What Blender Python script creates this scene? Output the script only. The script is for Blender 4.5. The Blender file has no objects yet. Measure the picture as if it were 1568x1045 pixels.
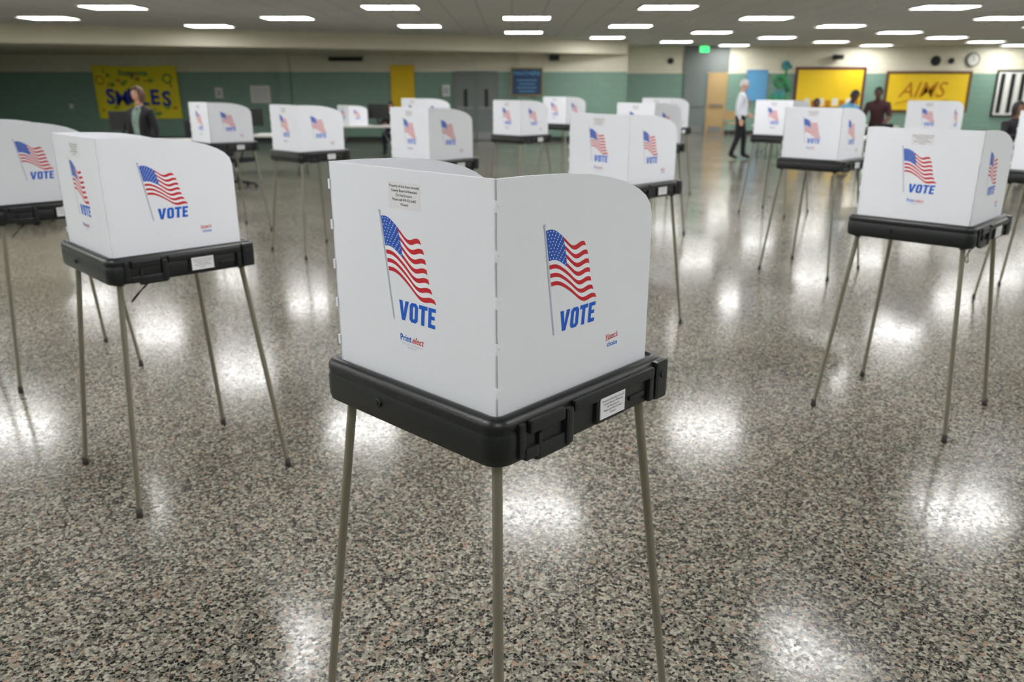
import bpy, bmesh, math, random
from mathutils import Vector, Matrix
random.seed(7)
scene = bpy.context.scene
COL = scene.collection
pi = math.pi

# ------------------------------------------------------------------ materials
def lin(c):
    return tuple(((x/255.0)/12.92 if x/255.0 <= 0.04045 else ((x/255.0+0.055)/1.055)**2.4) for x in c) + (1.0,)

MATS = {}
def mat(name, rgb, rough=0.5, metal=0.0, var=0.06, scale=20.0, spec=0.5, bump=0.0, emit=None, estr=1.0, trans=0.0):
    if name in MATS: return MATS[name]
    m = bpy.data.materials.new(name); m.use_nodes = True
    nt = m.node_tree; b = nt.nodes['Principled BSDF']
    c = lin(rgb)
    tc = nt.nodes.new('ShaderNodeTexCoord')
    n = nt.nodes.new('ShaderNodeTexNoise'); n.inputs['Scale'].default_value = scale; n.inputs['Detail'].default_value = 3
    nt.links.new(tc.outputs['Object'], n.inputs['Vector'])
    mx = nt.nodes.new('ShaderNodeMix'); mx.data_type = 'RGBA'
    mx.inputs[6].default_value = tuple(max(0, v*(1-var)) for v in c[:3])+(1,)
    mx.inputs[7].default_value = tuple(min(1, v*(1+var)) for v in c[:3])+(1,)
    nt.links.new(n.outputs['Fac'], mx.inputs[0])
    nt.links.new(mx.outputs[2], b.inputs['Base Color'])
    b.inputs['Roughness'].default_value = rough
    b.inputs['Metallic'].default_value = metal
    b.inputs['Specular IOR Level'].default_value = spec
    if bump:
        bp = nt.nodes.new('ShaderNodeBump'); bp.inputs['Strength'].default_value = bump; bp.inputs['Distance'].default_value = 0.002
        n2 = nt.nodes.new('ShaderNodeTexNoise'); n2.inputs['Scale'].default_value = scale*12
        nt.links.new(tc.outputs['Object'], n2.inputs['Vector'])
        nt.links.new(n2.outputs['Fac'], bp.inputs['Height']); nt.links.new(bp.outputs['Normal'], b.inputs['Normal'])
    if emit:
        b.inputs['Emission Color'].default_value = lin(emit); b.inputs['Emission Strength'].default_value = estr
    MATS[name] = m
    return m

M_PANEL = mat('corrugated_plastic_white', (230,232,239), 0.45, var=0.02, scale=6)
M_TRAY = mat('black_plastic', (21,24,25), 0.36, var=0.15, scale=30, bump=0.25)
M_LEG = mat('grey_tube_metal', (142,137,122), 0.34, metal=0.55, var=0.08, scale=25)
M_RUB = mat('rubber_tip', (60,58,54), 0.8)
M_RED = mat('print_red', (196,30,44), 0.5, var=0.03)
M_BLUE = mat('print_blue', (30,84,184), 0.5, var=0.03)
M_BLUE2 = mat('print_vote_blue', (18,92,200), 0.5, var=0.03)
M_PWHITE = mat('print_white', (236,238,244), 0.5, var=0.02)
M_PGREY = mat('print_grey', (176,184,200), 0.5, var=0.02)
M_INK = mat('ink_black', (56,58,64), 0.6, var=0.02)
M_STICK = mat('sticker_white', (226,225,229), 0.4, var=0.02)
M_CREAM = mat('trim_cream', (190,186,165), 0.6)
M_DARK = mat('dark_plastic', (22,23,25), 0.45)
M_GREYM = mat('grey_door_paint', (116,124,122), 0.45, var=0.04)
M_STEEL = mat('steel', (150,150,150), 0.3, metal=0.9)
M_EYE = mat('eye_white', (150,140,132), 0.4)

# ------------------------------------------------------------------ mesh builder
class MB:
    def __init__(s): s.v=[]; s.f=[]; s.m=[]; s.sm=[]
    def add(s, vs, fs, mi=0, smooth=False):
        o=len(s.v); s.v += [tuple(p) for p in vs]
        for f in fs:
            s.f.append([o+i for i in f]); s.m.append(mi); s.sm.append(smooth)
    def box(s, c, d, mi=0, rz=0.0, mtx=None):
        x,y,z=[k/2 for k in d]
        P=[Vector((a,b,cc)) for a in (-x,x) for b in (-y,y) for cc in (-z,z)]
        R = mtx if mtx is not None else Matrix.Rotation(rz,3,'Z')
        P=[R@p+Vector(c) for p in P]
        s.add(P,[(0,1,3,2),(4,6,7,5),(0,4,5,1),(2,3,7,6),(0,2,6,4),(1,5,7,3)],mi)
    def rbox(s, c, d, r=0.005, mi=0, rz=0.0):
        """box with chamfered edges"""
        bm=bmesh.new(); bmesh.ops.create_cube(bm,size=1)
        for v in bm.verts: v.co=Vector((v.co.x*d[0],v.co.y*d[1],v.co.z*d[2]))
        bmesh.ops.bevel(bm,geom=list(bm.edges),offset=min(r,min(d)*0.45),segments=2,profile=0.7,affect='EDGES')
        R=Matrix.Rotation(rz,3,'Z'); bm.verts.index_update()
        s.add([R@v.co+Vector(c) for v in bm.verts],[[v.index for v in f.verts] for f in bm.faces],mi,False)
        bm.free()
    def tube(s, pts, rad, mi=0, n=12, smooth=True, cap=True):
        pts=[Vector(p) for p in pts]
        if not hasattr(rad,'__len__'): rad=[rad]*len(pts)
        up=None; vs=[]; fs=[]
        for i,p in enumerate(pts):
            d=(pts[min(i+1,len(pts)-1)]-pts[max(i-1,0)]).normalized()
            if up is None:
                up=d.orthogonal().normalized()
            else:
                up=(up-d*up.dot(d)).normalized()
            b=d.cross(up)
            for k in range(n):
                a=2*pi*k/n; vs.append(p+(up*math.cos(a)+b*math.sin(a))*rad[i])
        for i in range(len(pts)-1):
            for k in range(n):
                k2=(k+1)%n; fs.append((i*n+k,i*n+k2,(i+1)*n+k2,(i+1)*n+k))
        s.add(vs,fs,mi,smooth)
        if cap:
            o=len(s.v)-len(vs)
            for f in (tuple(reversed(range(n))),tuple(range((len(pts)-1)*n,len(pts)*n))):
                s.f.append([o+i for i in f]); s.m.append(mi); s.sm.append(False)
    def ell(s, c, r, mi=0, nu=16, nv=10, R=None, fn=None):
        vs=[];fs=[]
        for j in range(nv+1):
            t=pi*j/nv
            for i in range(nu):
                a=2*pi*i/nu
                p=Vector((math.sin(t)*math.cos(a),math.sin(t)*math.sin(a),math.cos(t)))
                if fn: p=fn(p)
                p=Vector((p.x*r[0],p.y*r[1],p.z*r[2]))
                if R is not None: p=R@p
                vs.append(p+Vector(c))
        for j in range(nv):
            for i in range(nu):
                i2=(i+1)%nu
                fs.append((j*nu+i,(j+1)*nu+i,(j+1)*nu+i2,j*nu+i2))
        s.add(vs,fs,mi,True)
    def prism_xz(s, poly, y0, y1, mi=0):
        n=len(poly)
        vs=[(x,y0,z) for x,z in poly]+[(x,y1,z) for x,z in poly]
        fs=[tuple(range(n)),tuple(reversed(range(n,2*n)))]
        for i in range(n):
            j=(i+1)%n; fs.append((i,i+n,j+n,j))
        s.add(vs,fs,mi)
    def flat(s, poly, y, mi=0):
        s.add([(x,y,z) for x,z in poly],[tuple(range(len(poly)))],mi)
    def mesh(s, name, mats):
        me=bpy.data.meshes.new(name); me.from_pydata(s.v,[],s.f)
        for m in mats: me.materials.append(m)
        me.polygons.foreach_set('material_index',s.m)
        me.polygons.foreach_set('use_smooth',s.sm)
        me.validate(); 
        bm=bmesh.new(); bm.from_mesh(me); bmesh.ops.remove_doubles(bm,verts=bm.verts,dist=1e-6); bm.to_mesh(me); bm.free()
        me.update(); return me

def obj(name, me, loc=(0,0,0), rz=0.0, parent=None):
    o=bpy.data.objects.new(name,me); COL.objects.link(o)
    o.location=loc; o.rotation_euler=(0,0,rz)
    if parent: o.parent=parent
    return o
def empty(name, loc=(0,0,0), rz=0.0):
    o=bpy.data.objects.new(name,None); COL.objects.link(o); o.location=loc; o.rotation_euler=(0,0,rz); o.empty_display_size=0.2
    return o

def text_geo(body, size, bold=0.0, shear=0.0, align='CENTER', spacing=1.0, res=3):
    cu=bpy.data.curves.new('t','FONT'); cu.body=body; cu.size=size; cu.offset=bold; cu.shear=shear
    cu.align_x=align; cu.align_y='CENTER'; cu.resolution_u=res; cu.space_line=spacing
    o=bpy.data.objects.new('t',cu); COL.objects.link(o)
    bpy.context.view_layer.update()
    dg=bpy.context.evaluated_depsgraph_get()
    me=bpy.data.meshes.new_from_object(o.evaluated_get(dg))
    vs=[(v.co.x,v.co.y) for v in me.vertices]; fs=[tuple(p.vertices) for p in me.polygons]
    bpy.data.objects.remove(o); bpy.data.curves.remove(cu); bpy.data.meshes.remove(me)
    return vs,fs
def add_text(mb, body, cx, cz, y, size, mi, bold=0.0, shear=0.0, spacing=1.0, sx=1.0, align='CENTER'):
    vs,fs=text_geo(body,size*20,bold*20,shear,align,spacing)   # built large, scaled down (keeps thin bold offsets clean)
    mb.add([(cx+x*sx/20,y,cz+z/20) for x,z in vs],fs,mi)

# ------------------------------------------------------------------ voting booth
A=0.263; TZ=1.05
def flag_group(mb, dx, dz, k):
    TL=Vector((.141,.361)); TR=Vector((.262,.316)); BR=Vector((.312,.184)); BL=Vector((.160,.243))
    def P(a,b):
        p=(TL*(1-a)+TR*a)*(1-b)+(BL*(1-a)+BR*a)*b
        h=p.y+0.0085*math.sin(2*pi*(a*1.15))+0.003*math.sin(2*pi*a*2.3+1)*a
        x=p.x+0.005*math.sin(2*pi*b*0.9+0.6)*a
        return (x+dx, (h+dz)*k)
    N=22
    def strip(a0,a1,b0,b1,mi,y):
        vs=[];fs=[]
        n=max(2,int(N*(a1-a0)))
        for i in range(n+1):
            a=a0+(a1-a0)*i/n
            x,z=P(a,b0); vs.append((x,y,z)); x,z=P(a,b1); vs.append((x,y,z))
        for i in range(n): fs.append((2*i,2*i+1,2*i+3,2*i+2))
        mb.add(vs,fs,mi)
    CA=0.43
    for i in range(13):
        b0=i/13; b1=(i+1)/13
        a0=CA if i<7 else 0.0
        strip(a0,1.0,b0,b1,0 if i%2==0 else 2,-0.0008)
    for i in range(7): strip(0,CA,i/13,(i+1)/13,1,-0.0008)
    for r in range(9):
        for c in range(6 if r%2==0 else 5):
            a=CA*((c+0.5)/6 if r%2==0 else (c+1)/6); b=7/13*(r+0.6)/9.2
            x,z=P(a,b); poly=[]
            for q in range(10):
                rr=0.0021 if q%2==0 else 0.0009
                t=pi/2+q*pi/5; poly.append((x+rr*math.cos(t),z+rr*math.sin(t)))
            mb.flat(poly,-0.0011,2)
    # pole
    p0=Vector((.1365+dx,(.368+dz)*k)); p1=Vector((.170+dx,(.135+dz)*k)); w=.0022
    mb.flat([(p0.x-w,p0.y),(p1.x-w,p1.y),(p1.x+w,p1.y),(p0.x+w,p0.y)],-0.0010,3)
    mb.flat([(p0.x+.004*math.cos(t*pi/4),p0.y+.003+.004*math.sin(t*pi/4)) for t in range(8)],-0.0011,3)
    # VOTE
    hh=.045; x0=.186+dx; z0=(.138+dz)
    def L(poly):
        out=[]
        for (x,z) in poly:
            out.append((x0+(x+0.10*z)*hh,(z0+z*hh)*k))
        mb.flat(out,-0.0009,4)
    st=.23
    L([(0,1),(.25,1),(.36,.36),(.47,1),(.72,1),(.48,0),(.24,0)])
    o=.80; w=.60; c=.14; i_=st
    outer=[(o+c,0),(o+w-c,0),(o+w,c),(o+w,1-c),(o+w-c,1),(o+c,1),(o,1-c),(o,c)]
    ci=.05
    inner=[(o+i_+ci,.18),(o+w-i_-ci,.18),(o+w-i_,.18+ci),(o+w-i_,.82-ci),(o+w-i_-ci,.82),(o+i_+ci,.82),(o+i_,.82-ci),(o+i_,.18+ci)]
    for q in range(8):
        r=(q+1)%8; L([outer[q],outer[r],inner[r],inner[q]])
    o=1.47; L([(o,1),(o+.60,1),(o+.60,.80),(o+.415,.80),(o+.415,0),(o+.185,0),(o+.185,.80),(o,.80)])
    o=2.15; L([(o,0),(o,1),(o+.50,1),(o+.50,.81),(o+.22,.81),(o+.22,.60),(o+.45,.60),(o+.45,.42),(o+.22,.42),(o+.22,.19),(o+.50,.19),(o+.50,0)])
PM=[M_RED,M_BLUE,M_PWHITE,M_PGREY,M_BLUE2,M_INK,M_STICK]
_c={}
def booth_meshes(hp):
    if hp in _c: return _c[hp]
    k=hp/0.475
    # back print (with logo and property label)
    b=MB(); flag_group(b,.042,.010,k)
    add_text(b,"Print",.2495,.107*k,-.0009,.021,4,bold=.0004,sx=.92)
    add_text(b,"elect",.2885,.107*k,-.0009,.021,0,bold=.0002,shear=.35,sx=.92)
    add_text(b,"YOUR ELECTION RESOURCE",.270,.094*k,-.0009,.0052,3)
    add_text(b,"800-000-0000",.270,.087*k,-.0009,.005,3)
    b.flat([(.212,.392*k),(.315,.392*k),(.315,.448*k),(.212,.448*k)],-.0007,6)
    add_text(b,"Property of the Anne Arundel\nCounty Board of Elections\nDo Not Discard.\nPlease call 410-222-6401\nif found.",.2635,.4205*k,-.0011,.0078,5,bold=.00004,spacing=1.18)
    back=b.mesh('back_print',PM)
    b=MB(); flag_group(b,0,0,k)
    add_text(b,"Voter's",.372,.088*k,-.0009,.0175,0,bold=.0002,shear=.3,sx=.9)
    b.flat([(.350,.0795*k),(.396,.083*k),(.396,.0845*k),(.350,.081*k)],-.0009,0)
    add_text(b,"choice",.376,.069*k,-.0009,.0165,4,bold=.0002,sx=.9)
    wing=b.mesh('wing_print',PM)
    # panels
    b=MB(); th=.004
    prof=[(0,-.02),(0,hp),(.1,hp-.001),(.2,hp-.005),(.28,hp-.012),(.35,hp-.024),(.41,hp-.039),(.455,hp-.057),(.485,hp-.075),(.503,hp-.095),(.511,hp-.12),(.5125,hp-.16),(.5125,-.02)]
    pr=[(x-A,z+TZ) for x,z in prof]
    b.prism_xz(pr,-A,-A+th); 
    b.prism_xz(pr,A-th,A)
    # back panel as prism in yz
    m2=MB(); m2.prism_xz([(-A,TZ-.02),(A,TZ-.02),(A,TZ+hp),(-A,TZ+hp)],0,th)
    b.add([(-A+y,-x,z) for x,y,z in m2.v],m2.f,0)
    # corner interlocking tabs
    for yy in (-A,A):
        for q in range(5):
            z=TZ+.05+q*(hp-.10)/4
            b.box((-A-.0005,yy,z),(.006,.006,.022))
            b.box((-A+.012,yy+(-.0005 if yy<0 else .0005),z),(.012,.002,.006))
    panels=b.mesh('privacy_panels',[M_PANEL])
    _c[hp]=(back,wing,panels); return _c[hp]

def rrect(h, r, z, n=6):
    pts=[]
    for cx,cy,a0 in ((1,1,0),(-1,1,pi/2),(-1,-1,pi),(1,-1,1.5*pi)):
        for i in range(n+1):
            a=a0+i*(pi/2)/n
            pts.append((cx*(h-r)+r*math.cos(a),cy*(h-r)+r*math.sin(a),z))
    return pts
def tray_mesh():
    b=MB(); HS=.300; R=.045
    rings=[(.030,.954),(.012,.951),(.004,.955),(.0005,.968),(.0,.985),(.0,1.014),(.0025,1.020),(.0035,1.026),(.001,1.031),(.002,1.042),(.008,1.051),(.018,1.056),(.026,1.055),(.029,1.048),(.045,1.046)]
    L=[rrect(HS-i,max(R-i,.012),z) for i,z in rings]
    n=len(L[0]); vs=[p for l in L for p in l]; fs=[]
    for j in range(len(L)-1):
        for i in range(n):
            i2=(i+1)%n; fs.append((j*n+i,j*n+i2,(j+1)*n+i2,(j+1)*n+i))
    fs.append(tuple(reversed(range(n)))); fs.append(tuple(range((len(L)-1)*n,len(L)*n)))
    b.add(vs,fs,0,True)
    for sgn,yy in ((-1,-HS),(1,HS)):
        def Y(v): return yy+sgn*v
        # moulded latch details, from the near corner (-x) to the clasp (+x)
        b.rbox((-.232,Y(.000),1.000),(.020,.014,.076),.006)
        b.rbox((-.205,Y(-.001),.968),(.040,.020,.028),.006)
        b.rbox((-.160,Y(.004),1.026),(.110,.016,.030),.008)
        b.rbox((-.135,Y(-.002),.962),(.110,.020,.038),.009)
        b.rbox((-.090,Y(.003),.992),(.024,.020,.084),.008)
        b.rbox((-.180,Y(.001),.990),(.012,.014,.030),.004)
        b.rbox((.075,Y(.003),1.030),(.300,.018,.026),.009)
        b.rbox((.060,Y(.000),.992),(.110,.018,.062),.007)
        b.rbox((.165,Y(-.001),.985),(.060,.012,.012),.004)
        b.rbox((.215,Y(.002),1.000),(.018,.018,.084),.006)
        b.rbox((.258,Y(.000),1.002),(.050,.022,.098),.011)
        b.tube([(.258,Y(.008),1.016),(.258,Y(.0145),1.016)],[.010,.008],0,12)
    # knob on the smooth side
    b.tube([(-HS+.004,.075,.998),(-HS-.006,.075,.998)],[.012,.010],0,14)
    b.tube([(-HS-.006,.075,.998),(-HS-.008,.075,.998)],[.006,.005],0,12)
    b.rbox((HS-.002,0,1.0),(.012,.22,.05),.005)
    for sx in (-1,1):
        for sy in (-1,1):
            b.tube([(sx*.245,sy*.245,.975),(sx*.252,sy*.252,.940)],[.022,.018],0,14)
    # label on latch side
    b.box((.060,-HS-.010,.996),(.090,.003,.050),1)
    add_text(b,"Property of the Anne Arundel\nCounty Board of Elections\nDo Not Discard.\nPlease call 410-222-6401\nif found.",.060,.997,-HS-.0122,.0068,2,spacing=1.15)
    return b.mesh('tray',[M_TRAY,M_STICK,M_INK])
def legs_mesh():
    b=MB()
    for sx in (-1,1):
        for sy in (-1,1):
            p0=Vector((sx*.247,sy*.247,.965)); p1=Vector((sx*.334,sy*.334,.012))
            b.tube([p0.lerp(p1,q/8) for q in range(9)],[.0112]*6+[.0106]*3,0,16,cap=False)
            b.tube([p1+Vector((0,0,.03)),p1+Vector((0,0,-.012))],[.0125,.014],1,14)
    return b.mesh('legs',[M_LEG,M_RUB])
def cord_mesh():
    b=MB()
    pts=[(-.18+.02*math.cos(t/12*2*pi)*2,-.26+.01*math.sin(t*.9),.93-.035*math.sin(t/12*pi)*1.0+.02*math.cos(t/12*2*pi)) for t in range(13)]
    b.tube([(-.20,-.255,.965)]+pts+[(-.14,-.255,.965)],.0022,0,6)
    return b.mesh('cord_loop',[M_DARK])
TRAY=tray_mesh(); LEGS=legs_mesh(); CORD=cord_mesh()
def booth(x,y,phi=45,hp=.445,cord=False):
    e=empty('voting_booth',(x,y,0),math.radians(phi))
    bk,wg,pn=booth_meshes(hp)
    obj('privacy_panels',pn,parent=e)
    obj('tray',TRAY,parent=e); obj('legs',LEGS,parent=e)
    obj('back_print',bk,(-A+.0004,A,TZ),-pi/2,e)
    obj('wing_print_front',wg,(-A,-A+.0004,TZ),0,e)
    obj('wing_print_rear',wg,(A,A-.0004,TZ),pi,e)
    if cord: obj('cord_loop',CORD,parent=e)
    return e
booth(-.040,1.840,46.5,.468)
booth(-1.51,3.36,44,.445,True)
booth(2.128,4.08,45.5,.435,True)
booth(-2.80,4.75,43,.445,True)
booth(-3.40,9.70,43)
booth(-2.08,8.42,45)
booth(-.72,7.45,46)
booth(-1.30,12.6,45)
booth(.12,11.1,44)
booth(.91,14.4,45)
booth(.77,5.68,43,.45)
booth(1.56,9.4,44)
booth(2.40,13.0,46)
booth(3.62,11.1,45)
booth(2.84,7.5,45)
booth(5.45,10.7,46)
booth(4.28,6.38,44)

# ------------------------------------------------------------------ room
def floor_mat():
    m=bpy.data.materials.new('terrazzo_floor'); m.use_nodes=True; nt=m.node_tree; N=nt.nodes; Lk=nt.links
    b=N['Principled BSDF']; tc=N.new('ShaderNodeTexCoord')
    nz=N.new('ShaderNodeTexNoise'); nz.inputs['Scale'].default_value=70; nz.inputs['Detail'].default_value=1
    Lk.new(tc.outputs['Object'],nz.inputs['Vector'])
    vm=N.new('ShaderNodeVectorMath'); vm.operation='MULTIPLY_ADD'; vm.inputs[1].default_value=(.012,.012,0)
    Lk.new(nz.outputs['Color'],vm.inputs[0]); Lk.new(tc.outputs['Object'],vm.inputs[2])
    def vor(scale,feat='F1'):
        v=N.new('ShaderNodeTexVoronoi'); v.voronoi_dimensions='2D'; v.feature=feat; v.inputs['Scale'].default_value=scale
        Lk.new(vm.outputs[0],v.inputs['Vector']); return v
    v1=vor(88); v1e=vor(88,'DISTANCE_TO_EDGE'); v2=vor(200)
    def ramp(stops,inp,interp='CONSTANT'):
        r=N.new('ShaderNodeValToRGB'); r.color_ramp.interpolation=interp
        el=r.color_ramp.elements
        while len(el)<len(stops): el.new(.5)
        for e,(p,c) in zip(el,stops): e.position=p; e.color=lin(c)
        Lk.new(inp,r.inputs[0]); return r
    s1=N.new('ShaderNodeSeparateColor'); Lk.new(v1.outputs['Color'],s1.inputs[0])
    s2=N.new('ShaderNodeSeparateColor'); Lk.new(v2.outputs['Color'],s2.inputs[0])
    r1=ramp([(0,(27,28,28)),(.27,(56,55,52)),(.37,(100,98,90)),(.53,(134,130,119)),(.71,(165,160,147)),(.90,(152,121,101)),(.95,(82,80,73))],s1.outputs[0])
    r2=ramp([(0,(54,53,50)),(.19,(100,98,90)),(.5,(138,134,123)),(.80,(160,156,144)),(.95,(138,113,97))],s2.outputs[0])
    lt=N.new('ShaderNodeMath'); lt.operation='LESS_THAN'; lt.inputs[1].default_value=.09; Lk.new(v1e.outputs['Distance'],lt.inputs[0])
    gt=N.new('ShaderNodeMath'); gt.operation='GREATER_THAN'; gt.inputs[1].default_value=.80; Lk.new(s1.outputs[1],gt.inputs[0])
    mxm=N.new('ShaderNodeMath'); mxm.operation='MAXIMUM'; Lk.new(lt.outputs[0],mxm.inputs[0]); Lk.new(gt.outputs[0],mxm.inputs[1])
    mx=N.new('ShaderNodeMix'); mx.data_type='RGBA'; Lk.new(mxm.outputs[0],mx.inputs[0]); Lk.new(r1.outputs[0],mx.inputs[6]); Lk.new(r2.outputs[0],mx.inputs[7])
    nb=N.new('ShaderNodeTexNoise'); nb.inputs['Scale'].default_value=.9; nb.inputs['Detail'].default_value=4; Lk.new(tc.outputs['Object'],nb.inputs['Vector'])
    rb=ramp([(.3,(218,218,216)),(.7,(255,255,255))],nb.outputs['Fac'],'LINEAR')
    mu=N.new('ShaderNodeMix'); mu.data_type='RGBA'; mu.blend_type='MULTIPLY'; mu.inputs[0].default_value=1; Lk.new(mx.outputs[2],mu.inputs[6]); Lk.new(rb.outputs[0],mu.inputs[7])
    mp=N.new('ShaderNodeMapping'); mp.inputs['Rotation'].default_value=(0,0,-pi/4); Lk.new(tc.outputs['Object'],mp.inputs[0])
    sx=N.new('ShaderNodeSeparateXYZ'); Lk.new(mp.outputs[0],sx.inputs[0])
    def line(out,off):
        a=N.new('ShaderNodeMath'); a.operation='ADD'; a.inputs[1].default_value=-off+18.3*4; Lk.new(out,a.inputs[0])
        mo=N.new('ShaderNodeMath'); mo.operation='MODULO'; mo.inputs[1].default_value=1.83; Lk.new(a.outputs[0],mo.inputs[0])
        l=N.new('ShaderNodeMath'); l.operation='LESS_THAN'; l.inputs[1].default_value=.0045; Lk.new(mo.outputs[0],l.inputs[0]); return l
    l1=line(sx.outputs[0],.94); l2=line(sx.outputs[1],.73)
    lm=N.new('ShaderNodeMath'); lm.operation='MAXIMUM'; Lk.new(l1.outputs[0],lm.inputs[0]); Lk.new(l2.outputs[0],lm.inputs[1])
    fm=N.new('ShaderNodeMix'); fm.data_type='RGBA'; fm.inputs[7].default_value=lin((62,60,52)); Lk.new(lm.outputs[0],fm.inputs[0]); Lk.new(mu.outputs[2],fm.inputs[6])
    Lk.new(fm.outputs[2],b.inputs['Base Color'])
    # polish varies: per chip and in broad worn patches
    ra=N.new('ShaderNodeMapRange'); ra.inputs[3].default_value=.05; ra.inputs[4].default_value=.16; Lk.new(nb.outputs['Fac'],ra.inputs[0])
    rc=N.new('ShaderNodeMath'); rc.operation='MULTIPLY_ADD'; rc.inputs[1].default_value=.12; Lk.new(s1.outputs[2],rc.inputs[0]); Lk.new(ra.outputs[0],rc.inputs[2]); Lk.new(rc.outputs[0],b.inputs['Roughness'])
    b.inputs['Specular IOR Level'].default_value=.26
    bn=N.new('ShaderNodeTexNoise'); bn.inputs['Scale'].default_value=6; bn.inputs['Detail'].default_value=3; Lk.new(tc.outputs['Object'],bn.inputs['Vector'])
    bp=N.new('ShaderNodeBump'); bp.inputs['Strength'].default_value=.04; bp.inputs['Distance'].default_value=.01; Lk.new(bn.outputs['Fac'],bp.inputs['Height']); Lk.new(bp.outputs[0],b.inputs['Normal'])
    return m
def wall_mat(name='two_tone_block_wall', upper=(226,221,200), lower=(124,156,141), split=2.08):
    m=bpy.data.materials.new(name); m.use_nodes=True; nt=m.node_tree; N=nt.nodes; Lk=nt.links
    b=N['Principled BSDF']; g=N.new('ShaderNodeNewGeometry'); s=N.new('ShaderNodeSeparateXYZ'); Lk.new(g.outputs['Position'],s.inputs[0])
    gt=N.new('ShaderNodeMath'); gt.operation='GREATER_THAN'; gt.inputs[1].default_value=split; Lk.new(s.outputs[2],gt.inputs[0])
    mx=N.new('ShaderNodeMix'); mx.data_type='RGBA'; Lk.new(gt.outputs[0],mx.inputs[0]); mx.inputs[6].default_value=lin(lower); mx.inputs[7].default_value=lin(upper)
    ad=N.new('ShaderNodeMath'); ad.operation='ADD'; Lk.new(s.outputs[0],ad.inputs[0]); Lk.new(s.outputs[1],ad.inputs[1])
    cb=N.new('ShaderNodeCombineXYZ'); Lk.new(ad.outputs[0],cb.inputs[0]); Lk.new(s.outputs[2],cb.inputs[1])
    br=N.new('ShaderNodeTexBrick'); br.inputs['Scale'].default_value=1; br.inputs['Brick Width'].default_value=.4; br.inputs['Row Height'].default_value=.2; br.inputs['Mortar Size'].default_value=.006
    br.inputs['Color1'].default_value=(1,1,1,1); br.inputs['Color2'].default_value=(.95,.95,.95,1); br.inputs['Mortar'].default_value=(.82,.82,.82,1)
    Lk.new(cb.outputs[0],br.inputs['Vector'])
    mu=N.new('ShaderNodeMix'); mu.data_type='RGBA'; mu.blend_type='MULTIPLY'; mu.inputs[0].default_value=1; Lk.new(mx.outputs[2],mu.inputs[6]); Lk.new(br.outputs[0],mu.inputs[7])
    Lk.new(mu.outputs[2],b.inputs['Base Color']); b.inputs['Roughness'].default_value=.4
    return m
def ceil_mat():
    m=bpy.data.materials.new('ceiling_tiles'); m.use_nodes=True; nt=m.node_tree; N=nt.nodes; Lk=nt.links
    b=N['Principled BSDF']; g=N.new('ShaderNodeNewGeometry')
    br=N.new('ShaderNodeTexBrick'); br.offset=0; br.inputs['Scale'].default_value=1; br.inputs['Brick Width'].default_value=.605; br.inputs['Row Height'].default_value=.605; br.inputs['Mortar Size'].default_value=.012
    br.inputs['Color1'].default_value=lin((210,210,207)); br.inputs['Color2'].default_value=lin((205,205,202)); br.inputs['Mortar'].default_value=lin((172,172,170))
    Lk.new(g.outputs['Position'],br.inputs['Vector']); Lk.new(br.outputs[0],b.inputs['Base Color']); b.inputs['Roughness'].default_value=.8
    return m
MF=floor_mat(); MW=wall_mat(); MC=ceil_mat()
X0,X1,Y0,YB,YL,ZC=-17.5,20.5,-4.0,29.9,26.3,3.0
XS=3.6
def slab(name,c,d,m):
    b=MB(); b.box((0,0,0),d); return obj(name,b.mesh(name,[m]),c)
slab('floor',((X0+X1)/2,(Y0+YB)/2,-.05),(X1-X0+.4,YB-Y0+.4,.1),MF)
slab('ceiling',((X0+X1)/2,(Y0+YB)/2,ZC+.05),(X1-X0+.4,YB-Y0+.4,.1),MC)
slab('wall_back_left',((X0+XS)/2,YL+.1,ZC/2),(XS-X0,.2,ZC),MW)
slab('wall_back_return',(XS-.1,(YL+YB)/2+.1,ZC/2),(.2,YB-YL-.2,ZC),MW)
slab('wall_back_right',((XS+X1)/2,YB+.1,ZC/2),(X1-XS,.2,ZC),MW)
slab('wall_left',(X0-.1,(Y0+YL)/2,ZC/2),(.2,YL-Y0,ZC),MW)
slab('wall_right',(X1+.1,(Y0+YB)/2,ZC/2),(.2,YB-Y0,ZC),MW)
slab('wall_front',((X0+X1)/2,Y0-.1,ZC/2),(X1-X0,.2,ZC),MW)
M_BASE=mat('baseboard_black',(36,38,38),.5)
slab('baseboard_back_left',((X0+XS)/2,YL-.01,.06),(XS-X0,.02,.12),M_BASE)
slab('baseboard_back_right',((XS+X1)/2,YB-.01,.06),(X1-XS,.02,.12),M_BASE)
slab('baseboard_left',(X0+.01,(Y0+YL)/2,.06),(.02,YL-Y0,.12),M_BASE)
# soffit beam on the left
bx0,by0,bx1,by1=-17.4,16.55,3.55,26.1
b=MB(); b.add([(bx0,by0,2.6),(bx1,by1,2.6),(bx1,by1+.15,2.6),(bx0,26.2,2.6),(bx0,by0,2.999),(bx1,by1,2.999),(bx1,by1+.15,2.999),(bx0,26.2,2.999)],
 [(0,1,2,3),(4,7,6,5),(0,4,5,1),(1,5,6,2),(2,6,7,3),(3,7,4,0)])
obj('trim_soffit',b.mesh('trim_soffit',[mat('soffit_cream',(222,217,196),.6,var=.03,scale=1)]))
for i,px in enumerate((-7.1,.35)):
    slab('trim_%d'%(i+1),(px,YL-.06,1.3),(.35,.12,2.599),MW)

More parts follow.
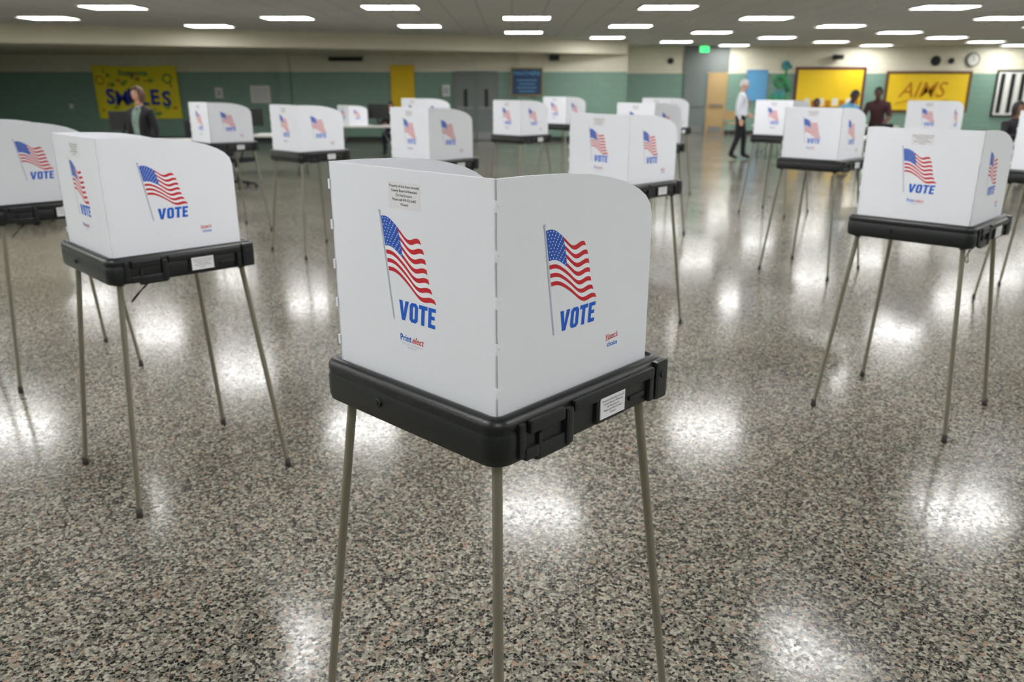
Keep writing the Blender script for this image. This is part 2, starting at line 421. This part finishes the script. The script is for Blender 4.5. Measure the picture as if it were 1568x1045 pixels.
# lights
M_EM=bpy.data.materials.new('light_diffuser'); M_EM.use_nodes=True
nt=M_EM.node_tree; b_=nt.nodes['Principled BSDF']; b_.inputs['Base Color'].default_value=(.9,.9,.9,1)
b_.inputs['Emission Color'].default_value=(.995,.99,.975,1); b_.inputs['Emission Strength'].default_value=26.0
M_FR=mat('fixture_frame',(200,200,195),.4)
def light_mesh():
    b=MB(); w,d=.98,.74
    b.box((0,0,0),(w-.04,d-.04,.012),1)
    for sx in(-1,1): b.box((sx*(w/2-.012),0,0),(.024,d,.03),0)
    for sy in(-1,1): b.box((0,sy*(d/2-.012),0),(w,.024,.03),0)
    b.box((0,0,-.004),(.03,d-.04,.016),0)
    return b.mesh('ceiling_light',[M_FR,M_EM])
LM=light_mesh()
for k in range(-3,11):
    y=5.8+2.32*k
    for mth in range(-7,9):
        x=.3+2.42*mth
        if (k+mth)%2==0: continue
        if not(X0+.6<x<X1-.6): continue
        lim = YL-.3 if x<XS+.3 else YB-.5
        if y>lim: continue
        ys = by0+(x-bx0)/(bx1-bx0)*(by1-by0)
        if x<XS+.6 and y>ys-.5: continue
        obj('ceiling_light',LM,(x,y,ZC-.016))

# ------------------------------------------------------------------ doors, boards, signs
M_YEL=mat('yellow_paper',(238,200,20),.6,var=.08,scale=3)
M_YEL2=mat('yellow_cloth',(242,226,40),.6,var=.05,scale=4)
M_PUR=mat('board_frame_maroon',(92,40,40),.5)
M_BRN=mat('board_frame_brown',(104,66,34),.5)
M_TAN=mat('tan_door',(180,152,106),.5)
M_GRN=mat('paper_green',(50,140,90),.6)
M_TEAL=mat('paper_teal',(60,140,150),.6)
M_NAVY=mat('navy_poster',(30,58,100),.5)
M_SKY=mat('sky_paper',(96,160,205),.6)
M_BL=mat('banner_blue',(30,52,165),.6)
M_GOLD=mat('gold_foil',(196,130,20),.3,metal=.4)
M_EXIT=mat('exit_green',(40,220,110),.5,emit=(40,235,120),estr=3.0)
M_PAPER=mat('paper_white',(225,225,220),.6)
def double_door(name,xc,y,w,h,m,leaves=2):
    e=empty(name,(xc,y,0)); b=MB()
    lw=w/leaves
    for i in range(leaves):
        cx=-w/2+lw*(i+.5)
        b.box((cx,-.03,h/2),(lw-.01,.05,h-.01),0)
        if leaves==2: b.box((cx,-.058,h*.62),(.12,.01,.60),2)
        b.box((cx,-.085,1.0),(lw*.75,.035,.05),1)
        b.box((cx-lw*.34,-.07,1.0),(.04,.05,.07),1); b.box((cx+lw*.34,-.07,1.0),(.04,.05,.07),1)
        b.box((cx,-.058,.15),(lw-.08,.004,.22),1)
    obj('leaves',b.mesh('leaves',[m,M_STEEL,M_DARK]),parent=e)
    b=MB(); b.box((-w/2-.03,-.03,h/2+.02),(.06,.07,h+.04)); b.box((w/2+.03,-.03,h/2+.02),(.06,.07,h+.04)); b.box((0,-.03,h+.03),(w,.07,.06))
    obj('frame',b.mesh('frame',[m]),parent=e)
    return e
double_door('door_1',-1.13,YL,1.30,2.04,M_GREYM)
double_door('door_2',6.54,YB,.70,2.05,M_GREYM,1)
double_door('door_3',7.31,YB,.58,2.05,M_TAN,1)
slab('trim_3',(6.87,YB-.03,2.55),(1.60,.04,.88),mat('grey_panel',(120,126,124),.5))
G=.012
def board(name,xc,y,z0,z1,w,face,frame,fw=.06,extra=None,mats=None):
    b=MB(); h=z1-z0; zc=(z0+z1)/2
    b.box((0,-.015,zc),(w,.03,h),0)
    for s in(-1,1):
        b.box((s*(w/2-fw/2),-.025,zc),(fw,.05,h),1); b.box((0,-.025,zc+s*(h/2-fw/2)),(w-2*fw,.05,fw),1)
    if extra: extra(b)
    return obj(name,b.mesh(name,[face,frame]+(mats or [])),(xc,y-G,0))
board('yellow_notice_board',-3.42,YL,1.0,2.28,.74,M_YEL,M_YEL)
def ex(b):
    add_text(b,"PANTHERS",0,2.03,-.035,.17,2,bold=.004)
    for q in range(4): b.box((0,-.033,1.83-.11*q),(.62-.1*(q%2),.005,.03),2)
board('blue_wall_poster',.46,YL-.12,1.36,2.2,1.0,M_NAVY,mat('gold_frame',(150,130,70),.5),.04,ex,[M_SKY])
def ex(b):
    for i in range(9):
        b.box((-1.0+.25*i,-.034,1.05+.06*(i%2)),(.19,.004,.24),2+i%2)
board('bulletin_board',11.3,YB,.85,2.30,2.5,M_YEL,M_PUR,.09,ex,[M_GOLD,M_PAPER])
def ex(b):
    add_text(b,"AIMS",-.2,1.50,-.036,.75,2,bold=.006,shear=.3)
    b.tube([(-1.1,-.04,1.05),(-.6,-.04,1.18),(.1,-.04,1.1),(.8,-.04,1.18)],.015,2,6)
board('bulletin_board',14.8,YB,.75,2.16,3.03,M_YEL,M_BRN,.09,ex,[M_GOLD])
board('blue_notice_board',8.70,YB,1.15,2.2,.73,M_SKY,M_SKY,.03)
def ex(b):
    for i in range(5): b.box((-.72+.36*i,-.034,1.4),(.16,.006,1.35),2)
board('striped_wall_banner',18.15,YB,.6,2.2,1.9,M_PAPER,M_DARK,.06,ex,[M_DARK])
# swirl / dragon paper decoration
b=MB()
pts=[(.42*math.cos(t*.5)*(.75-.03*t),-.03,1.85+.055*t*1.0-.38+.32*math.sin(t*.5)) for t in range(0,14)]
b.tube(pts,[.10-.004*i for i in range(14)],0,8); b.ell((.12,-.06,2.35),(.17,.05,.16),1); b.ell((.27,-.07,2.3),(.10,.04,.07),0)
b.ell((.15,-.11,2.39),(.035,.02,.035),2)
for i in range(5): b.ell((-.3+.12*i,-.06,1.25+.12*(i%2)),(.10,.03,.17),1 if i%2 else 0)
for v in range(len(b.v)): b.v[v]=(b.v[v][0]*.9,b.v[v][1]*.6-.03,b.v[v][2])
obj('paper_dragon_decoration',b.mesh('paper_dragon_decoration',[M_GRN,M_TEAL,M_DARK]),(9.56,YB-.05,0))
# smiles banner
b=MB(); W,Hh=2.62,1.60
nx,nz_=24,10; vs=[];fs=[]
for i in range(nx+1):
    for j in range(nz_+1):
        x=-W/2+W*i/nx; z=Hh*j/nz_-.05*math.sin(pi*i/nx)*(j/nz_); y=-.05-.012*math.sin(i*1.1)
        vs.append((x+.04*(1-j/nz_),y,z))
for i in range(nx):
    for j in range(nz_): a=i*(nz_+1)+j; fs.append((a,a+nz_+1,a+nz_+2,a+1))
b.add(vs,fs,0,True)
for i,(ch,dz_) in enumerate(zip("SMILES",(0.02,-.03,.03,-.02,0.0,-.05))):
    add_text(b,ch,-.84+.36*i-(.05 if i>1 else 0)+(-.06 if i==2 else 0),.62+dz_,-.075,.62,1,bold=.010 if ch=='M' else .018,sx=.95)
add_text(b,"Everyone",-.05,1.36,-.075,.24,2,bold=.006)
add_text(b,"in the same language",0,.17,-.075,.17,2,bold=.004)
for i in range(26):
    x=random.uniform(-1.2,1.2); z=random.choice([random.uniform(.95,1.25),random.uniform(.25,.35),random.uniform(1.0,1.45)])
    b.ell((x,-.075,z),(random.uniform(.03,.09),.004,random.uniform(.02,.07)),random.choice([2,3,4,4]),8,4)
b.tube([(-1.1+.12*math.cos(t*.5),-.075,1.15+.12*math.sin(t*.5)) for t in range(13)],.018,3,6)
b.tube([(1.0+.13*math.cos(t*.5),-.075,1.2+.13*math.sin(t*.5)) for t in range(13)],.018,2,6)
obj('smiles_banner',b.mesh('smiles_banner',[M_YEL2,M_BL,M_GRN,mat('paper_orange',(215,110,40),.6),mat('paper_lime',(120,170,50),.6)]),(-11.75,YL-.02,.68))

def exit_sign(x,y,z,back):
    b=MB(); b.box((0,0,0),(.34,.06,.22),0); b.box((0,-.032,0),(.29,.006,.17),1); b.box((0,back/2,.05),(.05,back-.02,.03),0)
    b.box((0,.0,.13),(.05,.05,.06),0)
    add_text(b,"EXIT",0,0,-.037,.13,2,bold=.004)
    obj('exit_sign',b.mesh('exit_sign',[M_PAPER,M_EXIT,M_PAPER]),(x,y,z))
exit_sign(-.88,YL-.25,2.70,.25)
exit_sign(6.45,YB-1.4,2.83,.1)
def small_box(name,x,y,z,d,m,ex=None,mats=None):
    b=MB(); b.rbox((0,0,0),d,.01)
    if ex: ex(b)
    return obj(name,b.mesh(name,[m]+(mats or [])),(x,y-G,z))
small_box('wall_notice',-7.9,YL-.01,1.41,(.62,.02,.52),M_PAPER,lambda b:[b.box((0,-.012,.15-.08*i),(.45,.004,.02),1) for i in range(5)],[M_PGREY])
small_box('wall_notice',-9.2,YL-.01,1.45,(.24,.02,.32),M_PAPER,lambda b:b.box((0,-.012,0),(.12,.004,.16),1),[M_PGREY])
small_box('wall_notice',-2.06,YL-.07,1.52,(.24,.14,.34),M_PAPER,lambda b:b.box((0,-.072,0),(.16,.004,.2),1),[M_PGREY])
small_box('wall_light_switch',-13.9,YL-.01,1.05,(.10,.02,.14),M_PAPER,lambda b:b.box((0,-.012,0),(.03,.01,.05),0))
b=MB(); b.tube([(-.5,0,0),(.5,0,0)],.05,0,12); b.box((-.5,.0,0),(.03,.14,.13),0); b.box((.5,.0,0),(.03,.14,.13),0); b.tube([(-.45,-.01,-.05),(.45,-.01,-.05)],.015,1,8)
obj('projector_screen_case',b.mesh('projector_screen_case',[M_DARK,M_PUR]),(-5.15,YL-.09,2.46))
def camera_unit(x,y,z):
    b=MB(); b.rbox((0,-.12,0),(.30,.26,.16),.02); b.tube([(0,-.24,0),(0,-.30,0)],[.06,.07],0,12); b.box((0,.04,.04),(.06,.12,.06),1); b.box((0,.08,.02),(.12,.02,.16),1)
    obj('wall_speaker',b.mesh('wall_speaker',[M_DARK,M_STEEL]),(x,y,z))
camera_unit(1.3,YL-.11,2.48); camera_unit(11.42,YB-.11,2.62)
b=MB(); b.tube([(0,0,0),(0,-.05,0)],.24,0,28); b.tube([(0,-.05,0),(0,-.054,0)],.20,1,28)
for t in range(12): a=t*pi/6; b.box((.165*math.sin(a),-.056,.165*math.cos(a)),(.02,.004,.02),0)
b.box((0,-.058,.06),(.014,.004,.14),0); b.box((.045,-.058,-.02),(.10,.004,.014),0)
obj('wall_clock',b.mesh('wall_clock',[M_DARK,M_PAPER]),(16.25,YB-G,2.54))
for x,r in((14.95,.17),(15.5,.10),(5.6,.1)):
    b=MB(); b.tube([(0,0,0),(0,-.05,0)],r,0,24); b.tube([(0,-.05,0),(0,-.07,0)],[r*.8,r*.6],0,24); b.ell((0,-.07,0),(r*.3,.03,r*.3),0,10,6)
    obj('fire_alarm_bell',b.mesh('fire_alarm_bell',[M_DARK]),(x,YB-G,2.50))
for x,y in((-3.2,16.2),(1.4,13.0),(6.3,15.2),(3.8,18.4)):
    b=MB(); b.tube([(0,0,0),(0,0,-.02)],[.09,.08],0,16); b.tube([(0,0,-.02),(0,0,-.05)],[.05,.03],0,12)
    obj('smoke_detector',b.mesh('smoke_detector',[M_PAPER]),(x,y,ZC))

# ------------------------------------------------------------------ furniture
M_TT=mat('table_top_grey',(196,196,190),.5); M_BLKF=mat('black_fabric',(28,28,32),.9)
def table(x,y,rz=0,L=1.8,D=.75):
    e=empty('folding_table',(x,y,0),rz); b=MB(); b.rbox((0,0,.735),(L,D,.04),.01,0)
    for sx in(-1,1):
        xx=sx*(L/2-.2)
        for sy in(-1,1): b.tube([(xx,sy*(D/2-.08),.72),(xx,sy*(D/2-.06),0.0)],.014,1,10)
        b.tube([(xx,-D/2+.065,.12),(xx,D/2-.065,.12)],.012,1,8); b.tube([(xx,0,.12),(xx-sx*.35,0,.71)],.01,1,8)
    obj('table_frame',b.mesh('table_frame',[M_TT,M_STEEL]),parent=e); return e
def chair(x,y,rz=0,m=None):
    b=MB(); m=m or M_DARK
    b.rbox((0,0,.45),(.44,.44,.04),.015,0)
    b.rbox((0,.215,.70),(.42,.03,.30),.012,0)
    for s in(-1,1):
        b.tube([(s*.21,-.2,0),(s*.20,-.18,.44)],.011,1,8); b.tube([(s*.21,.26,0),(s*.20,.20,.44),(s*.20,.225,.84)],.011,1,8)
    b.tube([(-.2,-.19,.25),(.2,-.19,.25)],.008,1,8)
    return obj('stacking_chair',b.mesh('stacking_chair',[m,M_STEEL]),(x,y,0),rz)
def office_chair(x,y,rz=0):
    b=MB(); b.rbox((0,0,.48),(.5,.48,.09),.035,0); b.rbox((0,.24,.80),(.44,.07,.5),.03,0)
    b.tube([(0,0,.10),(0,0,.44)],.028,1,12); b.tube([(0,.05,.46),(0,.27,.5),(0,.27,.7)],.02,0,8)
    for i in range(5):
        a=2*pi*i/5; b.tube([(0,0,.11),(.3*math.cos(a),.3*math.sin(a),.07)],[.025,.015],0,8); b.ell((.3*math.cos(a),.3*math.sin(a),.03),(.03,.03,.03),0,10,6)
    for s in(-1,1): b.tube([(s*.24,.1,.47),(s*.28,.08,.64),(s*.28,-.12,.66)],.016,0,8)
    return obj('office_chair',b.mesh('office_chair',[M_BLKF,M_STEEL]),(x,y,0),rz)
def laptop(x,y,z,rz=0):
    b=MB(); b.rbox((0,0,.01),(.34,.24,.02),.004,0)
    R=Matrix.Rotation(math.radians(-15),3,'X'); b.box((0,.145,.13),(.34,.012,.23),0,mtx=R); b.box((0,.137,.13),(.31,.004,.20),1,mtx=R)
    return obj('laptop_computer',b.mesh('laptop_computer',[M_DARK,mat('screen_glow',(150,170,190),.3,emit=(160,185,210),estr=.6)]),(x,y,z),rz)
def monitor(x,y,z,rz=0):
    b=MB(); b.rbox((0,0,.32),(.52,.04,.34),.01,0); b.box((0,.03,.16),(.06,.03,.26),0); b.rbox((0,.02,.008),(.24,.18,.016),.005,0); b.box((0,-.021,.32),(.48,.003,.30),1)
    return obj('computer_monitor',b.mesh('computer_monitor',[M_DARK,mat('screen_dark',(30,34,40),.2)]),(x,y,z),rz)
def tabletop_booth(x,y,z,rz):
    e=empty('tabletop_voting_screen',(x,y,z),rz)
    bk,wg,pn=booth_meshes(.445)
    obj('privacy_panels',pn,(0,0,-TZ+.02),0,e); obj('back_print',bk,(-A+.0004,A,.02),-pi/2,e); obj('wing_print',wg,(-A,-A+.0004,.02),0,e)
table(-3.55,20.1); tabletop_booth(-3.85,20.1,.757,math.radians(40))
monitor(-3.25,20.2,.757,2.9)
table(-6.6,14.6,.1); monitor(-6.9,14.7,.757,3.0); 
for p in((-7.1,15.6,.2),(-6.1,15.5,-.3)): office_chair(*p)
office_chair(-4.7,13.9,2.6); office_chair(-5.0,12.9,-1.2)
table(-4.9,16.4); monitor(-5.2,16.5,.757,3.0)
table(7.3,15.5,.05,2.2); laptop(6.9,15.5,.757,pi); laptop(7.9,15.55,.757,pi); 
table(6.7,20.0,0,1.6); monitor(6.35,20.0,.757,.2)
table(8.4,20.0,0,1.6); laptop(8.0,19.95,.757,pi)
table(9.2,14.0,.1); laptop(8.7,13.95,.757,pi)
chair(7.5,28.2,.2,M_TAN); chair(8.6,17.2,.1,M_PUR); chair(6.6,21.2,0)
for i,x in enumerate((-.2,.5)): chair(2.6+x*1.3,24.1,.1*i,M_DARK)
table(2.9,25.2,0,1.8)
b=MB(); b.box((0,0,.6),(1.3,.6,.9),0); b.box((0,0,1.06),(1.36,.66,.04),1); 
for s in(-1,1):
    for t in(-1,1): b.ell((s*.55,t*.22,.06),(.06,.04,.06),2,12,8); b.box((s*.55,t*.22,.12),(.05,.05,.08),2)
b.box((0,-.305,.6),(.02,.01,.8),2)
obj('storage_cart',b.mesh('storage_cart',[mat('cart_beige',(168,162,138),.6),M_CREAM,M_DARK]),(-6.55,10.2,0),.1)

# ------------------------------------------------------------------ people
def person(name,loc,rz,h=1.75,J={},cols=None,hair='short',head_yaw=0.0,head_pitch=0.0,female=False,extra=None,open_jacket=None):
    """faces -Y in local space; +x is the person's left"""
    e=empty(name,(loc[0],loc[1],loc[2] if len(loc)>2 else 0),rz); e.scale=(h/1.75,)*3
    sw=.17 if female else .195
    P=dict(pelvis=(0,0,.95),waist=(0,0,1.09),chest=(0,-.005,1.26),up=(0,.005,1.39),neck=(0,.01,1.49),head=(0,-.005,1.55),
      hipL=(.09,0,.88),kneeL=(.10,-.015,.50),ankL=(.105,.02,.10),heelL=(.105,.035,.05),toeL=(.125,-.16,.035),
      hipR=(-.09,0,.88),kneeR=(-.10,-.015,.50),ankR=(-.105,.02,.10),heelR=(-.105,.035,.05),toeR=(-.125,-.16,.035),
      shL=(sw,.01,1.40),elL=(sw+.06,.03,1.13),wrL=(sw+.06,-.05,.90),
      shR=(-sw,.01,1.40),elR=(-sw-.06,.03,1.13),wrR=(-sw-.06,-.05,.90))
    P.update(J)
    R=dict(pelvis=.155,waist=.130 if female else .148,chest=.155,up=.120,neck=.058,head=.052,hipL=.108,kneeL=.074,ankL=.052,heelL=.042,toeL=.037,
      shL=.076,elL=.054,wrL=.035)
    for k in list(R):
        if k.endswith('L'): R[k[:-1]+'R']=R[k]
    E=[('pelvis','waist'),('waist','chest'),('chest','up'),('up','neck'),('neck','head')]
    for s in 'LR': E+=[('pelvis','hip'+s),('hip'+s,'knee'+s),('knee'+s,'ank'+s),('ank'+s,'heel'+s),('ank'+s,'toe'+s),('up','sh'+s),('sh'+s,'el'+s),('el'+s,'wr'+s)]
    names=list(P); idx={k:i for i,k in enumerate(names)}
    me=bpy.data.meshes.new('sk'); me.from_pydata([P[k] for k in names],[(idx[a],idx[b_2]) for a,b_2 in E],[])
    o=bpy.data.objects.new('sk',me); COL.objects.link(o)
    md=o.modifiers.new('s','SKIN'); md.use_smooth_shade=True
    for i,k in enumerate(names):
        sv=me.skin_vertices[0].data[i]; r=R[k]; sv.radius=(r,r); sv.use_root=(k=='pelvis')
    ss=o.modifiers.new('u','SUBSURF'); ss.levels=2; ss.render_levels=2
    bpy.context.view_layer.update()
    bm_=bpy.data.meshes.new_from_object(o.evaluated_get(bpy.context.evaluated_depsgraph_get()))
    bpy.data.objects.remove(o)
    c=cols
    top=mat('cloth_'+c['top'][0],c['top'][1],.85); bot=mat('cloth_'+c['bot'][0],c['bot'][1],.85)
    skin=mat('skin_'+c['skin'][0],c['skin'][1],.5); shoe=mat('shoe_black',(25,24,24),.4)
    hairm=mat('hair_'+c['hair'][0],c['hair'][1],.6,var=.2,scale=60)
    inner=mat('cloth_'+c['inner'][0],c['inner'][1],.8,var=.8,scale=25) if 'inner' in c else top
    bm_.materials.clear()
    for m in (top,bot,skin,shoe,inner): bm_.materials.append(m)
    V={k:Vector(v) for k,v in P.items()}
    def dseg(p,a,b2):
        ab=b2-a; t=max(0,min(1,(p-a).dot(ab)/max(ab.length_squared,1e-9))); return (p-(a+ab*t)).length,t
    short='short_sleeve' in c
    for p in bm_.polygons:
        best=None
        for (a,b2) in E:
            d,t=dseg(p.center,V[a],V[b2]); d/= (R[a]*(1-t)+R[b2]*t)
            if best is None or d<best[0]: best=(d,a,b2,t)
        _,a,b2,t=best; mi=0
        if a[:3] in('hip','kne') or (a=='pelvis' and b2.startswith('hip')) or (a=='pelvis' and t<.25): mi=1
        if a.startswith('ank'): mi=3
        if a=='neck' or (a=='up' and b2=='neck' and t>.7): mi=2
        if short and a[:2]=='el': mi=2
        if mi==0 and 'inner' in c and p.normal.y<-.5 and abs(p.center.x)<.06 and a in('waist','chest','up','pelvis'): mi=4
        p.material_index=mi; p.use_smooth=True
    obj('body',bm_,parent=e)
    b=MB()
    nk=V['neck']
    ring=[(nk.x+.068*math.cos(t*2*pi/16),nk.y+.066*math.sin(t*2*pi/16),nk.z-.03+.012*math.sin(t*2*pi/16)) for t in range(17)]
    b.tube(ring,.013,1,8,cap=False)
    for s,sg in(('L',1),('R',-1)):
        w=V['wr'+s]; d=(w-V['el'+s]).normalized()
        side=Vector((0,-1,0)); side=(side-d*side.dot(d)); side=side.normalized() if side.length>.1 else Vector((1,0,0))
        nrm=d.cross(side).normalized()*(-sg)
        RM=Matrix((side,nrm,d)).transposed()
        b.ell(w+d*.045,(.040,.018,.055),2,12,8,R=RM)
        for q,(off,ln) in enumerate(((.030,.070),(.010,.080),(-.010,.074),(-.029,.058))):
            p0=w+d*.070+side*off; pp=[p0]; dd=d.copy()
            for seg,fr in enumerate((.45,.32,.23)):
                dd=(dd+nrm*(.22+.12*seg)).normalized(); pp.append(pp[-1]+dd*ln*fr)
            b.tube([pp[0]-d*.02]+pp,[.0095,.0092,.0088,.008,.006],2,8)
        p0=w+d*.022+side*.030; p1=p0+(side*.75+d*.65).normalized()*.032; p2=p1+(side*.25+d*.95+nrm*.3).normalized()*.026; p3=p2+(d+nrm*.5).normalized()*.018
        b.tube([p0-side*.01,p0,p1,p2,p3],[.012,.013,.011,.0095,.007],2,8)
    obj('hands_and_trim',b.mesh('hands_and_trim',[bot,top,skin]),parent=e)
    hb=MB()
    def hf(p):
        x,y,z=p
        k=1.0
        if z<0: k=1-.32*(-z)**1.6
        yy=y*(1-.10*max(0,-z)) 
        if y<0: yy=y*.93
        return Vector((x*k,yy,z))
    hb.ell((0,0,.115),(.076,.096,.118),0,28,20,fn=hf)
    hb.ell((0,-.092,.100),(.011,.018,.012),0,10,8); hb.tube([(0,-.084,.135),(0,-.098,.108)],[.007,.011],0,8)
    hb.tube([(0,.01,-.04),(0,.005,.05)],[.052,.05],0,14)
    for s in(-1,1):
        hb.ell((s*.031,-.080,.128),(.013,.010,.006),1,10,8); hb.ell((s*.031,-.0875,.128),(.006,.004,.0055),2,8,6)
        hb.tube([(s*.015,-.088,.147),(s*.032,-.089,.152),(s*.048,-.078,.148)],[.003,.004,.002],3,6)
        hb.ell((s*.077,.008,.115),(.009,.020,.032),0,10,8)
    hb.ell((0,-.083,.066),(.024,.008,.006),4,12,6); hb.ell((0,-.081,.058),(.018,.009,.005),4,12,6)
    # hair : cap that follows the skull, cut at a hairline, longer at the back for a bob
    vs=[];fs=[];nu,nv=32,12
    for j in range(nv+1):
        for i in range(nu):
            a=2*pi*i/nu; cx,sy=math.cos(a),math.sin(a)
            fr=max(0,-sy)
            if hair=='bob': zb=-.95 if fr<.45 else (-.95+(fr-.45)/.25*1.45 if fr<.70 else .50)
            else: zb=-.45 if sy>.35 else (-.05 if fr<.55 else (-.05+(fr-.55)/.25*.60 if fr<.80 else .55))
            zz=1-(1-zb)*(j/nv)
            puff=1.10 if hair=='short' else 1.17
            if zz>=-.15: rr=math.sqrt(max(0,1-max(0,zz)**2)) if zz>0 else 1.0
            else: rr=1.0-.18*((-zz-.15)**1.5) if hair=='bob' else 1.0-.45*((-zz-.15)/.5)**1.3
            wav=1+.03*math.sin(7*a+5*zz)
            vs.append((.076*puff*rr*cx*wav,.098*puff*rr*sy*wav+.006,.117+.118*(1.09*zz if zz>0 else zz)))
    for j in range(nv):
        for i in range(nu):
            i2=(i+1)%nu; fs.append((j*nu+i,(j+1)*nu+i,(j+1)*nu+i2,j*nu+i2))
    hb.add(vs,fs,3,True)
    ho=obj('head',hb.mesh('head',[skin,M_EYE,M_DARK,hairm,mat('lips_'+c['skin'][0],tuple(int(v*.75) if i else min(255,int(v*.95)) for i,v in enumerate(c['skin'][1])),.5)]),V['head']+Vector((0,-.005,-.005)),head_yaw,e)
    ho.rotation_euler=(head_pitch,0,head_yaw)
    if extra:
        xb=MB(); extra(xb); obj('lanyard',xb.mesh('lanyard',[M_RED,M_PAPER]),parent=e)
    return e
SKL=('light',(205,160,135)); SKD=('dark',(92,62,48)); SKM=('mid',(150,108,82))
person('woman_in_dark_jacket',(-5.28,11.8),math.radians(-18),1.64,cols=dict(top=('charcoal',(30,30,34)),bot=('black',(24,24,28)),skin=SKL,hair=('auburn',(84,52,38)),inner=('floral',(120,140,132))),hair='bob',female=True)
def lany(b):
    b.tube([(-.06,.02,1.47),(-.05,-.14,1.36),(0,-.168,1.12)],.006,0,6); b.tube([(.06,.02,1.47),(.05,-.14,1.36),(0,-.168,1.12)],.006,0,6); b.box((0,-.172,1.07),(.07,.006,.10),1)
person('man_in_white_shirt',(5.38,19.5),math.radians(72),1.78,J=dict(
    kneeL=(.10,-.10,.50),ankL=(.11,-.10,.10),heelL=(.11,-.085,.05),toeL=(.13,-.28,.035),
    kneeR=(-.10,.03,.50),ankR=(-.105,.17,.10),heelR=(-.105,.19,.06),toeR=(-.12,.0,.035),
    elL=(.24,.07,1.14),wrL=(.20,-.15,1.0),elR=(-.26,.08,1.14),wrR=(-.25,.0,.90)),
    cols=dict(top=('white',(214,218,226)),bot=('black',(24,24,28)),skin=SKL,hair=('white',(215,215,212))),extra=lany,head_pitch=math.radians(8))
SEAT=dict(pelvis=(0,.05,.53),waist=(0,.06,.66),chest=(0,.04,.82),up=(0,.035,.95),neck=(0,.03,1.04),head=(0,.01,1.10),
    hipL=(.09,.02,.51),kneeL=(.13,-.42,.52),ankL=(.13,-.40,.10),heelL=(.13,-.385,.05),toeL=(.14,-.56,.035),
    hipR=(-.09,.02,.51),kneeR=(-.13,-.42,.52),ankR=(-.13,-.40,.10),heelR=(-.13,-.385,.05),toeR=(-.14,-.56,.035),
    shL=(.18,.03,.96),elL=(.25,-.06,.74),wrL=(.15,-.28,.79),shR=(-.18,.03,.96),elR=(-.25,-.06,.74),wrR=(-.15,-.28,.79))
chair(-3.05,20.98,0); person('seated_person_in_black',(-3.05,20.93),0,1.70,J=SEAT,cols=dict(top=('black2',(30,28,32)),bot=('navy',(30,34,48)),skin=SKM,hair=('black',(22,20,20)),seated=1),hair='bob',female=True)
chair(7.65,20.98,0); person('seated_person_at_laptop',(7.65,20.93),0,1.80,J=SEAT,cols=dict(top=('maroon',(70,30,36)),bot=('navy',(30,34,48)),skin=SKD,hair=('black',(22,20,20)),seated=1),hair='short')
LEAN=dict(waist=(0,-.02,1.09),chest=(0,-.06,1.26),up=(0,-.10,1.38),neck=(0,-.13,1.47),head=(0,-.16,1.52),shL=(.19,-.09,1.38),shR=(-.19,-.09,1.38),elL=(.26,-.14,1.13),wrL=(.19,-.34,.98),elR=(-.26,-.14,1.13),wrR=(-.19,-.34,.98))
person('woman_in_blue_shirt',(6.58,16.4),math.radians(25),1.60,J=LEAN,cols=dict(top=('lightblue',(96,150,180)),bot=('navy',(30,34,48)),skin=SKD,hair=('black',(22,20,20)),short_sleeve=1),hair='short',female=True,head_pitch=math.radians(20))
person('man_in_dark_shirt',(7.38,16.75),math.radians(-35),1.66,J=LEAN,cols=dict(top=('darkred',(58,26,30)),bot=('black',(24,24,28)),skin=SKD,hair=('black',(22,20,20)),short_sleeve=1),hair='short',head_pitch=math.radians(15))
person('seated_poll_worker',(9.05,14.85),math.radians(10),1.86,J=SEAT,cols=dict(top=('black2',(30,28,32)),bot=('black',(24,24,28)),skin=SKM,hair=('black',(22,20,20)),seated=1),hair='bob')
chair(9.05,14.9,math.radians(10))

# ------------------------------------------------------------------ world / camera
w=bpy.data.worlds.new('World'); scene.world=w; w.use_nodes=True
w.node_tree.nodes['Background'].inputs[0].default_value=(.5,.55,.6,1); w.node_tree.nodes['Background'].inputs[1].default_value=.05
cam=bpy.data.cameras.new('Camera'); co=bpy.data.objects.new('Camera',cam); COL.objects.link(co)
co.location=(0,0,1.68); co.rotation_euler=(math.radians(90-17.75),0,0)
cam.sensor_width=36; cam.lens=28.1; cam.clip_start=.05; cam.clip_end=200
cam.dof.use_dof=True; cam.dof.focus_distance=1.75; cam.dof.aperture_fstop=3.5
scene.camera=co
scene.view_settings.view_transform='Standard'; scene.view_settings.look='None'; scene.view_settings.exposure=0.0
